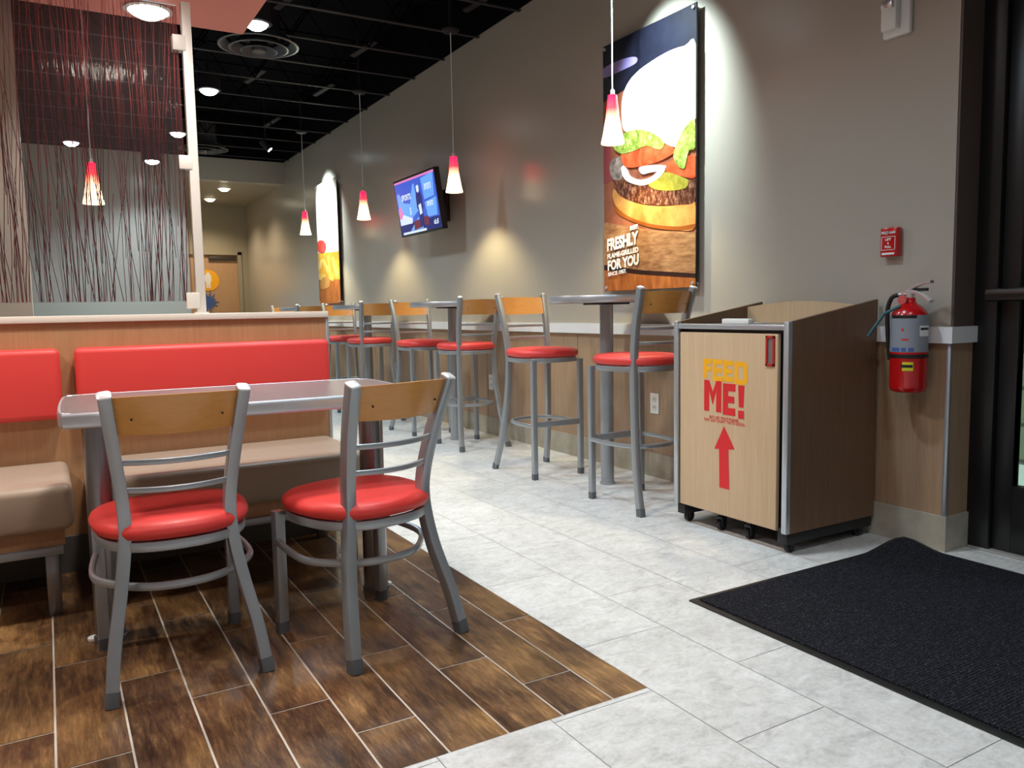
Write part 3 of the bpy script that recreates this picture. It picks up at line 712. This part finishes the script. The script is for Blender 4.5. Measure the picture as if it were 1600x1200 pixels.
for x, y in ((.05, .03), (.05, .59), (.46, .03), (.46, .59), (.06, .24), (.06, .40)):
    c = bpy.data.objects.new('caster', None); COL.objects.link(c); c.parent = t; c.location = (x, y, 0)
    b = MB(); b.lathe([(0, -.011), (.020, -.011), (.024, -.008), (.024, .008), (.020, .011), (0, .011)], (0, 0, .024), 20, 'y'); b.build('wheel', rubber, c)
    b = MB(); b.box(-.012, .014, -.017, -.012, .018, .052, .001); b.box(-.012, .014, .012, .017, .018, .052, .001); b.box(-.016, .016, -.018, .018, .050, .062 if y not in (.03, .59) else .045, .002); b.lathe([(0, -.02), (.004, -.02), (.004, .02), (0, .02)], (0, 0, .024), 8, 'y')
    if y in (.24, .40): b.box(-.01, .01, -.01, .01, .06, .09)
    b.build('fork', dark_panel, c)

# ================================================================ FIRE EXTINGUISHER, ALARMS, OUTLETS
t = thing('fire_extinguisher', 'red fire extinguisher with grey label hung on the right wall', 'fire extinguisher', (2.852, 1.862, .620))
b = MB(); b.lathe([(0, .004), (.05, 0), (.062, .006), (.066, .02), (.066, .285), (.061, .305), (.045, .325), (.026, .338), (.02, .345), (.02, .36), (0, .36)], seg=40); cyl = b.build('cylinder', red_gloss, t, ang=50)
def wrap(z0, z1, a0, a1, r, n=24):
    b = MB(); pr = [(math.radians(a0+(a1-a0)*i/n)) for i in range(n+1)]
    for p, q in zip(pr, pr[1:]): b.quad([(r*math.cos(p), r*math.sin(p), z0), (r*math.cos(q), r*math.sin(q), z0), (r*math.cos(q), r*math.sin(q), z1), (r*math.cos(p), r*math.sin(p), z1)])
    return b
lab = wrap(.155, .295, 130, 300, .0668).build('label', mat('grey_label', srgb(140, 146, 156), .4), cyl)
wrap(.283, .295, 150, 235, .0671).build('label_header', rubber, lab)
wrap(.157, .172, 155, 185, .0671, 6).build('blue_pictogram', blue_print, lab); wrap(.157, .172, 190, 205, .0671, 6).build('blue_pictogram', blue_print, lab); wrap(.157, .172, 212, 228, .0671, 6).build('blue_pictogram', blue_print, lab)
wrap(.235, .245, 190, 197, .0671, 3).build('red_mark', red_print, lab); wrap(.20, .206, 190, 212, .0671, 6).build('red_mark', red_print, lab)
wrap(.215, .255, 245, 292, .0672, 10).build('inspection_sticker', white_print, lab); wrap(.238, .247, 248, 288, .0674, 10).build('dark_print', rubber, lab)
wrap(.085, .118, 195, 228, .0671, 8).build('yellow_tag', mat('yellow_tag', srgb(214, 208, 40), .5), cyl); wrap(.097, .108, 190, 226, .0674, 8).build('black_print', rubber, cyl)
b = MB(); b.lathe([(.0664, .132), (.0685, .133), (.0685, .146), (.0664, .147)], seg=40, ring=True); b.box(.06, .088, -.015, .015, .05, .3, .002); b.build('wall_bracket', rubber, t)
b = MB(); b.lathe([(0, .358), (.016, .358), (.016, .385), (.010, .39), (0, .39)], seg=20); b.sweep([(-.005, .0, .375), (-.005, .05, .372)], .014, .014, (0, 0, 1), rnd=1); b.build('valve', chrome, t)
b = MB(); b.lathe([(0, -.004), (.017, -.004), (.019, 0), (.017, .004), (0, .004)], (-.03, .012, .352), 20, 'x'); b.build('pressure_gauge', mat('gauge_pink', srgb(205, 90, 90), .3), t)
b = MB(); b.sweep(spline([(0, .03, .378), (0, 0, .392), (0, -.045, .412), (0, -.085, .418)], 4), .024, .011, (1, 0, 0), rnd=.3); b.build('carry_handle', chrome, t)
b = MB(); b.sweep(spline([(0, .0, .386), (0, -.04, .375), (0, -.085, .345)], 4), .024, .013, (1, 0, 0), rnd=.3); b.build('squeeze_lever', chrome, t)
b = MB(); b.sweep([(0, -.01, .39), (0, -.07, .39)], .010, .012, (1, 0, 0), rnd=.6); b.build('safety_pin', rubber, t)
b = MB(); b.sweep(spline([(-.005, .045, .372), (-.008, .072, .36), (-.01, .086, .31), (-.008, .084, .22), (0, .078, .12)], 6), .017, .017, (1, 0, 0), rnd=1); b.build('hose', rubber, t)
b = MB(); b.sweep([(-.045, .01, .33), (-.07, .06, .30), (-.10, .105, .215)], .012, .012, (1, 0, 0), rnd=1); b.build('strap', mat('teal_strap', srgb(50, 92, 100), .5), t)

t = thing('fire_alarm_pull', 'small red fire alarm pull box with white lift and pull plate', 'fire alarm', (2.946, 2.000, 1.145))
b = MB(); b.box(-.035, 0, -.037, .037, 0, .115, .006); bx = b.build('housing', red_gloss, t)
X_ = -.0355
b = MB()
for y0, y1, z0, z1 in ((-.03, .03, .078, .080), (-.03, .03, .026, .028), (-.03, -.028, .026, .080), (.028, .03, .026, .080)): b.box(X_-.001, X_+.001, y0, y1, z0, z1)
b.build('white_border', white_print, t, smooth=False)
for txt, w, z0, z1 in (('LIFT', .026, .063, .073), ('&', .007, .049, .058), ('PULL', .028, .034, .044)):
    lettering(txt, white_print, t, (X_, w/2, z0), U, V, w, z1-z0, .001, .04)
for txt, y in (('FIRE', .030), ('ALARM', -.004)): lettering(txt, white_print, t, (X_, y, .090), U, V, .018 if txt == 'FIRE' else .026, .010, .001, .04)
b = MB(); b.lathe([(0, -.004), (.008, -.004), (.009, 0), (0, 0)], (X_, .006, .094), 16, 'x'); b.build('key_lock', chrome, t)
b = MB(); b.box(X_-.001, X_+.001, -.027, .027, .008, .016); b.build('white_plate', white_print, t, smooth=False)

t = thing('strobe_alarm', 'white wall-mounted strobe alarm high on the right wall', 'alarm', (2.946, 2.000, 1.995))
b = MB(); b.box(-.022, 0, -.058, .058, 0, .15, .008); b.build('back_plate', white_plastic, t)
b = MB(); b.box(-.05, -.02, -.018, .05, .022, .14, .010); b.build('speaker_body', white_plastic, t)
b = MB(); b.box(-.062, -.05, -.008, .042, .10, .13, .005); b.build('strobe_lens', chrome, t)

def outlet(y, z, label):
    t = thing('wall_outlet', label, 'wall outlet', (2.9395, y, z), 0, 'white wall outlets in the wood wainscot')
    b = MB(); b.box(-.006, 0, -.036, .036, 0, .117, .003); b.build('cover_plate', white_plastic, t)
    for zz in (.022, .066):
        b = MB(); b.box(-.008, -.005, -.017, .017, zz, zz+.03, .002); r = b.build('receptacle', mat('ivory_receptacle', srgb(214, 210, 198), .4), t)
        b = MB(); b.box(-.0088, -.0078, -.008, -.006, zz+.012, zz+.021); b.box(-.0088, -.0078, .006, .008, zz+.012, zz+.021); b.build('slot', rubber, r, smooth=False)
outlet(3.44, .362, 'nearest white wall outlet low beside the trash bin')
outlet(5.35, .35, 'white wall outlet low behind the second tall table')
outlet(7.32, .348, 'farthest white wall outlet low behind the third tall table')

# ================================================================ TELEVISION
t = thing('television', 'flat screen television tilted down from a wall arm showing a sports show', 'television', (2.70, 6.13, 1.84))
TW, TH = .83, .477
tilt = .143
def tvp(u, v, d_):   # u right as seen, v up, d_ toward the room
    n = Vector((-math.cos(tilt), 0, -math.sin(tilt))); r = Vector((0, -1, 0)); w = r.cross(-n) * -1
    w = Vector((-math.sin(tilt), 0, math.cos(tilt)))
    return n*d_+r*u+w*v
def rect(u0, u1, v0, v1): return [(u0, v0), (u1, v0), (u1, v1), (u0, v1)]
b = MB(); b.prism(rect(-TW/2, TW/2, -TH/2, TH/2), tvp, -.045, .0); bz = b.build('bezel', mat('black_tv_plastic', (.008, .008, .01), .25), t, smooth=False)
def em(name, c, s=1.0): return mat(name, (0, 0, 0), .3, emit=c, es=s)
EB = em('screen_blue', (.05, .13, .75), .9); ELB = em('screen_light_blue', (.16, .42, 1), 1.0); EW = em('screen_white', (.75, .85, 1), 1.0); ED = em('screen_navy', (.02, .03, .28), .6)
EP = em('screen_pink', (.9, .25, .6), .9); ER = em('screen_red', (.35, .04, .10), .5)
b = MB(); b.prism(rect(-.4, .4, -.222, .222), tvp, 0, .0008); sc_ = b.build('screen', EB, t, smooth=False)
def scr(poly, m, d_, name): b = MB(); b.prism(poly, tvp, .0008, d_); return b.build(name, m, sc_, smooth=False)
scr([(-.38, .12), (.0, .17), (.02, -.05), (-.2, -.12), (-.37, -.02)], ELB, .0012, 'panel_graphic')
scr([(-.35, .15), (-.03, .17), (-.13, .02), (-.26, .04)], EB, .0016, 'panel_graphic')
scr([(-.39, -.03), (-.12, -.10), (-.14, -.14), (-.39, -.14)], EW, .0014, 'panel_graphic')
scr([(-.385, .0), (-.34, .02), (-.30, -.05), (-.35, -.09), (-.39, -.08)], EP, .0018, 'panel_graphic')
scr([(.14, .19), (.38, .21), (.35, .03), (.16, .02)], ELB, .0012, 'panel_graphic')
scr([(.16, .0), (.38, .02), (.36, -.12), (.18, -.12)], ELB, .0012, 'panel_graphic')
scr([(-.4, .205), (.4, .205), (.4, .222), (-.4, .222)], EP, .0014, 'panel_graphic')
scr([(-.4, -.13), (.4, -.13), (.4, -.222), (-.4, -.222)], ED, .0013, 'desk_graphic')
scr([(-.10, -.13), (.02, -.12), (.02, -.19), (-.12, -.20)], ER, .0016, 'desk_graphic')
scr([(.10, -.11), (.19, -.11), (.19, -.18), (.10, -.18)], ER, .0016, 'desk_graphic')
scr([(-.36, -.222), (.12, -.222), (.12, -.203), (-.36, -.203)], EW, .0018, 'ticker_graphic')
scr([(-.2, -.20), (.0, -.10), (.07, -.2)], ELB, .0015, 'desk_graphic')
scr([(.03, .13), (.09, .13), (.10, .09), (.12, .05), (.12, -.04), (.10, -.05), (.10, -.19), (.07, -.19), (.065, -.08), (.05, -.19), (.02, -.19), (.02, -.05), (.0, -.03), (.005, .06), (.025, .09)], ED, .0020, 'presenter_graphic')
scr([(.035, .14), (.06, .15), (.085, .14), (.085, .10), (.06, .085), (.035, .10)], EW, .0022, 'presenter_graphic')
scr([(.03, -.01), (.085, .0), (.09, -.08), (.04, -.09)], EW, .0023, 'presenter_graphic')
def tvt(txt, u, v, w, h): 
    lettering(txt, EW, sc_, tvp(u, v, .0026), (0, -1, 0), tvp(0, 1, 0)-tvp(0, 0, 0), w, h, 0, .04, shear=.2)
tvt('SPORTS', -.29, .055, .20, .05); tvt('5', -.16, -.07, .04, .06); tvt('SPORTS', .19, .09, .13, .05); tvt('SPORTS', .2, -.04, .12, .04); tvt('6:5', .28, -.19, .09, .04)
b = MB(); b.box(.02, .24, -.03, .03, -.04, .0, .004); b.box(.205, .242, -.12, .12, -.14, .12, .004); b.box(.03, .06, -.1, .1, -.1, .1, .003); b.build('wall_arm', rubber, t)

# ================================================================ POSTERS
def smooth2(poly, n=4): return [(v.x, v.y) for v in spline([Vector((a, c, 0)) for a, c in poly], n, True)]
def ptex(name, cs, ns=20, scale=(1, 1, 1), rough=.35):
    m = mat(name, cs[0], rough); n = noise(m, scale, ns, 5, .7)
    L(m, ramp(m, n, [(.3+.4*i/(len(cs)-1), c) for i, c in enumerate(cs)]), base(m)); return m
pm = {'bg': ptex('poster_brown_print', [srgb(120, 62, 44), srgb(168, 104, 76)], 3), 'sky': ptex('poster_navy_print', [srgb(9, 10, 20), srgb(22, 24, 42)], 3), 'streak': mat('poster_lavender_print', srgb(132, 120, 176), .35),
      'bun_top': ptex('poster_bun_glare_print', [srgb(250, 236, 205), srgb(255, 250, 238)], 14), 'lettuce': ptex('poster_lettuce_print', [srgb(74, 104, 30), srgb(150, 172, 70), srgb(214, 226, 160)], 34),  # top bun colour whitened to stand for the spotlight glare
      'tomato': ptex('poster_tomato_print', [srgb(196, 56, 22), srgb(226, 112, 66)], 22), 'onion': mat('poster_onion_print', srgb(250, 238, 232), .35), 'pickle': ptex('poster_pickle_print', [srgb(128, 120, 30), srgb(190, 178, 70)], 40),
      'pickle_dark': ptex('poster_onion_skin_print', [srgb(70, 60, 50), srgb(190, 170, 160)], 30), 'patty': ptex('poster_patty_print', [srgb(34, 16, 12), srgb(92, 48, 32), srgb(190, 140, 110)], 38, (1, 1.6, .8)), 'bun_bottom': ptex('poster_golden_bun_print', [srgb(186, 118, 54), srgb(224, 164, 92)], 9),
      'board': ptex('poster_board_print', [srgb(116, 74, 46), srgb(190, 144, 100)], 8, (1, 1, 4)), 'board_edge': mat('poster_board_edge_print', srgb(46, 24, 18), .4), 'purple': mat('poster_mauve_print', srgb(150, 70, 74), .4), 'wood': ptex('poster_table_print', [srgb(130, 66, 28), srgb(196, 118, 58)], 6, (1, 4, 1))}
def poster(loc, w, h, label):
    t = thing('poster', label, 'poster', loc, 0, 'tall food photo posters stood off the wall')
    b = MB(); b.box(-.006, .0, 0, w, 0, h); b.build('board', [mat('poster_board_black', (.01, .01, .012), .4)], t, smooth=False)
    for y in (.02, w-.02):
        for z in (.02, h-.02): b = MB(); b.lathe([(0, -.018), (.009, -.016), (.010, -.006), (.006, .03), (0, .03)], (0, y, z), 14, 'x'); b.build('standoff', chrome, t)
    return t
def layer(t, P0, polys, w, h):
    for i, (nm, mk, poly) in enumerate(polys):
        b = MB(); pp = [(min(max(y-P0[0], .001), w-.001), min(max(z-P0[1], .001), h-.001)) for y, z in poly]
        b.prism(pp, lambda u, v, d_: (-.006-d_, u, v), 0, .0006+.0005*i); b.build(nm, mk, t, smooth=False)
Y0, Z0, PW, PH = 3.079, 1.061, .776, 1.415
t = poster((2.911, Y0, Z0), PW, PH, 'near tall poster of a burger with white lettering')
R_ = lambda y0, y1, z0, z1: [(y0, z0), (y1, z0), (y1, z1), (y0, z1)]
A_ = {
'streak': [(3.852, 2.352), (3.701, 2.361), (3.56, 2.341), (3.551, 2.307), (3.678, 2.299), (3.853, 2.301)],
'bun_top': [(3.662, 1.978), (3.675, 2.094), (3.644, 2.186), (3.554, 2.246), (3.414, 2.277), (3.271, 2.291), (3.156, 2.284), (3.078, 2.271), (3.078, 1.886), (3.135, 1.815), (3.232, 1.794), (3.352, 1.852), (3.479, 1.911), (3.601, 1.938)],
'lettuce': [(3.753, 1.888), (3.693, 1.934), (3.6, 1.949), (3.479, 1.93), (3.373, 1.88), (3.311, 1.828), (3.352, 1.802), (3.458, 1.841), (3.567, 1.833), (3.682, 1.839)],
'lettuce2': [(3.212, 1.81), (3.155, 1.876), (3.08, 1.905), (3.079, 1.766), (3.126, 1.755), (3.154, 1.676), (3.202, 1.69), (3.241, 1.749)],
'tomato': [(3.675, 1.852), (3.545, 1.85), (3.373, 1.839), (3.271, 1.807), (3.228, 1.773), (3.311, 1.748), (3.458, 1.738), (3.613, 1.749), (3.669, 1.78)],
'tomato2': [(3.312, 1.721), (3.212, 1.729), (3.079, 1.722), (3.079, 1.619), (3.173, 1.634), (3.291, 1.675)],
'onion': [(3.683, 1.76), (3.648, 1.762), (3.602, 1.698), (3.502, 1.666), (3.415, 1.67), (3.353, 1.701), (3.322, 1.71), (3.312, 1.684), (3.373, 1.65), (3.491, 1.633), (3.614, 1.669), (3.664, 1.707)],
'onion2': [(3.523, 1.735), (3.415, 1.731), (3.301, 1.709), (3.332, 1.691), (3.437, 1.694), (3.497, 1.696)],
'pickle': [(3.448, 1.64), (3.394, 1.68), (3.312, 1.679), (3.212, 1.646), (3.135, 1.608), (3.154, 1.572), (3.271, 1.575), (3.394, 1.601)],
'pickle_dark': [(3.79, 1.8), (3.729, 1.826), (3.671, 1.802), (3.664, 1.707), (3.731, 1.696), (3.779, 1.725)],
'patty': [(3.755, 1.706), (3.683, 1.699), (3.546, 1.65), (3.416, 1.618), (3.271, 1.584), (3.173, 1.584), (3.082, 1.607), (3.084, 1.498), (3.212, 1.494), (3.416, 1.519), (3.569, 1.552), (3.696, 1.604), (3.75, 1.662)],
'bun_bottom': [(3.765, 1.642), (3.731, 1.637), (3.638, 1.575), (3.459, 1.521), (3.251, 1.494), (3.084, 1.494), (3.085, 1.363), (3.211, 1.362), (3.416, 1.395), (3.593, 1.448), (3.721, 1.505), (3.761, 1.561)],
'board': [(3.861, 1.468), (3.547, 1.407), (3.416, 1.381), (3.079, 1.34), (3.079, 1.131), (3.526, 1.171), (3.864, 1.219)],
'board_edge': [(3.864, 1.219), (3.526, 1.171), (3.079, 1.131), (3.079, 1.109), (3.526, 1.147), (3.865, 1.188)],
'purple': [(3.855, 1.928), (3.789, 1.916), (3.778, 1.798), (3.755, 1.706), (3.858, 1.692)]}
sm = smooth2
layer(t, (Y0, Z0), [('printed_background', pm['bg'], R_(Y0, Y0+PW, Z0, Z0+PH)), ('printed_sky', pm['sky'], [(3.855, 2.48), (3.079, 2.48), (3.079, 2.20), (3.40, 2.22), (3.855, 2.16)]),
    ('printed_streak', pm['streak'], sm(A_['streak'])), ('printed_mauve_blur', pm['purple'], A_['purple']), ('printed_tabletop', pm['wood'], R_(Y0, Y0+PW, Z0, 1.20)), ('printed_board', pm['board'], A_['board']), ('printed_board_edge', pm['board_edge'], A_['board_edge']),  # mauve piece is a blur in the print, left of the burger
    ('printed_bottom_bun', pm['bun_bottom'], sm(A_['bun_bottom'])), ('printed_bun_shading', mat('poster_bun_shading_print', srgb(150, 82, 30), .35), sm([(3.765, 1.60), (3.731, 1.545), (3.60, 1.47), (3.416, 1.415), (3.211, 1.382), (3.085, 1.383), (3.085, 1.363), (3.211, 1.362), (3.416, 1.395), (3.593, 1.448), (3.721, 1.505), (3.761, 1.561)])), ('printed_patty', pm['patty'], sm(A_['patty'])), ('printed_pickles', pm['pickle_dark'], sm(A_['pickle_dark'])), ('printed_tomato', pm['tomato'], sm(A_['tomato2'])), ('printed_pickles', pm['pickle'], sm(A_['pickle'])),  # darker strip under the bottom bun is shading put into the artwork
    ('printed_tomato', pm['tomato'], sm(A_['tomato'])), ('printed_onion', pm['onion'], sm(A_['onion'])), ('printed_onion', pm['onion'], sm(A_['onion2'])), ('printed_top_bun', pm['bun_top'], sm(A_['bun_top'])), ('printed_lettuce', pm['lettuce'], sm(A_['lettuce'])), ('printed_lettuce', pm['lettuce'], sm(A_['lettuce2']))], PW, PH)
ang = .085; Ut = (0, -math.cos(ang), math.sin(ang)); XT = -.0165
for txt, yl, z0, w, h in (('BEEF,', 3.60, 1.392, .075, .030), ('FRESHLY', 3.815, 1.292, .288, .075), ('FLAME-GRILLED', 3.813, 1.248, .287, .030), ('FOR YOU', 3.811, 1.178, .288, .062), ('SINCE 1957.', 3.810, 1.146, .175, .024)):
    lettering(txt, white_print, t, (XT, yl-Y0, z0-Z0), Ut, (0, 0, 1), w, h, .0, .048)
Y0, Z0, PW, PH = 8.80, 1.072, .80, 1.41
t = poster((2.911, Y0, Z0), PW, PH, 'far tall poster of golden fries beside the hallway end of the wall')
layer(t, (Y0, Z0), [('printed_background', mat('poster_cream_print', srgb(250, 240, 220), .35), R_(Y0, Y0+PW, Z0, Z0+PH)), ('printed_tray', ptex('poster_fries_back_print', [srgb(222, 140, 30), srgb(244, 190, 70)], 12), [(9.59, 1.684), (8.80, 1.653), (8.80, 1.328), (9.59, 1.36)]), ('printed_tabletop', pm['wood'], [(9.6, 1.37), (8.80, 1.34), (8.80, 1.07), (9.6, 1.07)])]
    + [('printed_fry', ptex('poster_fry_print%d' % i, [srgb(240, 180, 60), srgb(252, 216, 120)], 10), p) for i, p in enumerate(([(9.475, 1.608), (9.385, 1.609), (9.009, 1.374), (9.035, 1.33), (9.139, 1.341)], [(9.6, 1.509), (9.522, 1.598), (9.41, 1.591), (9.467, 1.501), (9.563, 1.466)], [(9.251, 1.633), (9.144, 1.633), (9.087, 1.416), (9.171, 1.42)], [(9.085, 1.597), (8.98, 1.603), (8.823, 1.404), (8.889, 1.356), (8.967, 1.385)], [(9.589, 1.44), (9.344, 1.422), (9.329, 1.369), (9.555, 1.358)]))]
    + [('printed_nugget', pm['bun_bottom'], sm([(9.535, 1.337), (9.393, 1.385), (9.199, 1.37), (9.167, 1.29), (9.235, 1.26), (9.502, 1.248)])), ('printed_red_fruit', ptex('poster_apple_print', [srgb(190, 20, 20), srgb(232, 90, 80)], 8), sm([(9.6, 1.791), (9.512, 1.831), (9.357, 1.818), (9.264, 1.765), (9.308, 1.69), (9.443, 1.679), (9.575, 1.709)]))], PW, PH)

# ================================================================ FLOOR MAT
t = thing('floor_mat', 'large black ribbed entrance mat with rubber border by the door', 'floor mat', (2.3, 1.1, 0))
def mat_grid(x0, x1, y0, y1, z, nx, ny):
    b = MB(); G = []
    def hz(x, y):
        d = math.hypot((x-2.86)/.22, (y-1.88)/.16); k = max(0, 1-d); return z+.030*k*k*(3-2*k)
    for i in range(nx+1):
        x = x0+(x1-x0)*i/nx; G.append([b.bm.verts.new((x-2.3, y0+(y1-y0)*j/ny-1.1, hz(x, y0+(y1-y0)*j/ny))) for j in range(ny+1)])
    for i in range(nx):
        for j in range(ny): b.bm.faces.new((G[i][j], G[i+1][j], G[i+1][j+1], G[i][j+1]))
    r = bmesh.ops.extrude_face_region(b.bm, geom=b.bm.faces[:]); 
    for v in r['geom']:
        if isinstance(v, bmesh.types.BMVert): v.co.z -= .0045
    return b
mat_grid(1.762, 2.905, .25, 1.895, .0055, 24, 40).build('rubber_border', rubber, t)
carpet = mat('black_ribbed_carpet', srgb(24, 25, 34), .95, spec=.2)
tcn = N(carpet, 'ShaderNodeTexCoord'); wv = N(carpet, 'ShaderNodeTexWave', bands_direction='Y'); wv.inputs['Scale'].default_value = 34; L(carpet, tcn.outputs['Object'], wv.inputs[0]); wv.inputs['Distortion'].default_value = .6; wv.inputs['Detail'].default_value = 1
sp = noise(carpet, (1, 1, 1), 220, 3)
L(carpet, ramp(carpet, sp, [(.42, srgb(9, 10, 14)), (.58, srgb(32, 33, 42)), (.72, srgb(92, 94, 104))]), base(carpet)); bump(carpet, wv.outputs[0], .5, .004)
mat_grid(1.787, 2.880, .28, 1.872, .0105, 24, 40).build('ribbed_carpet', carpet, t)
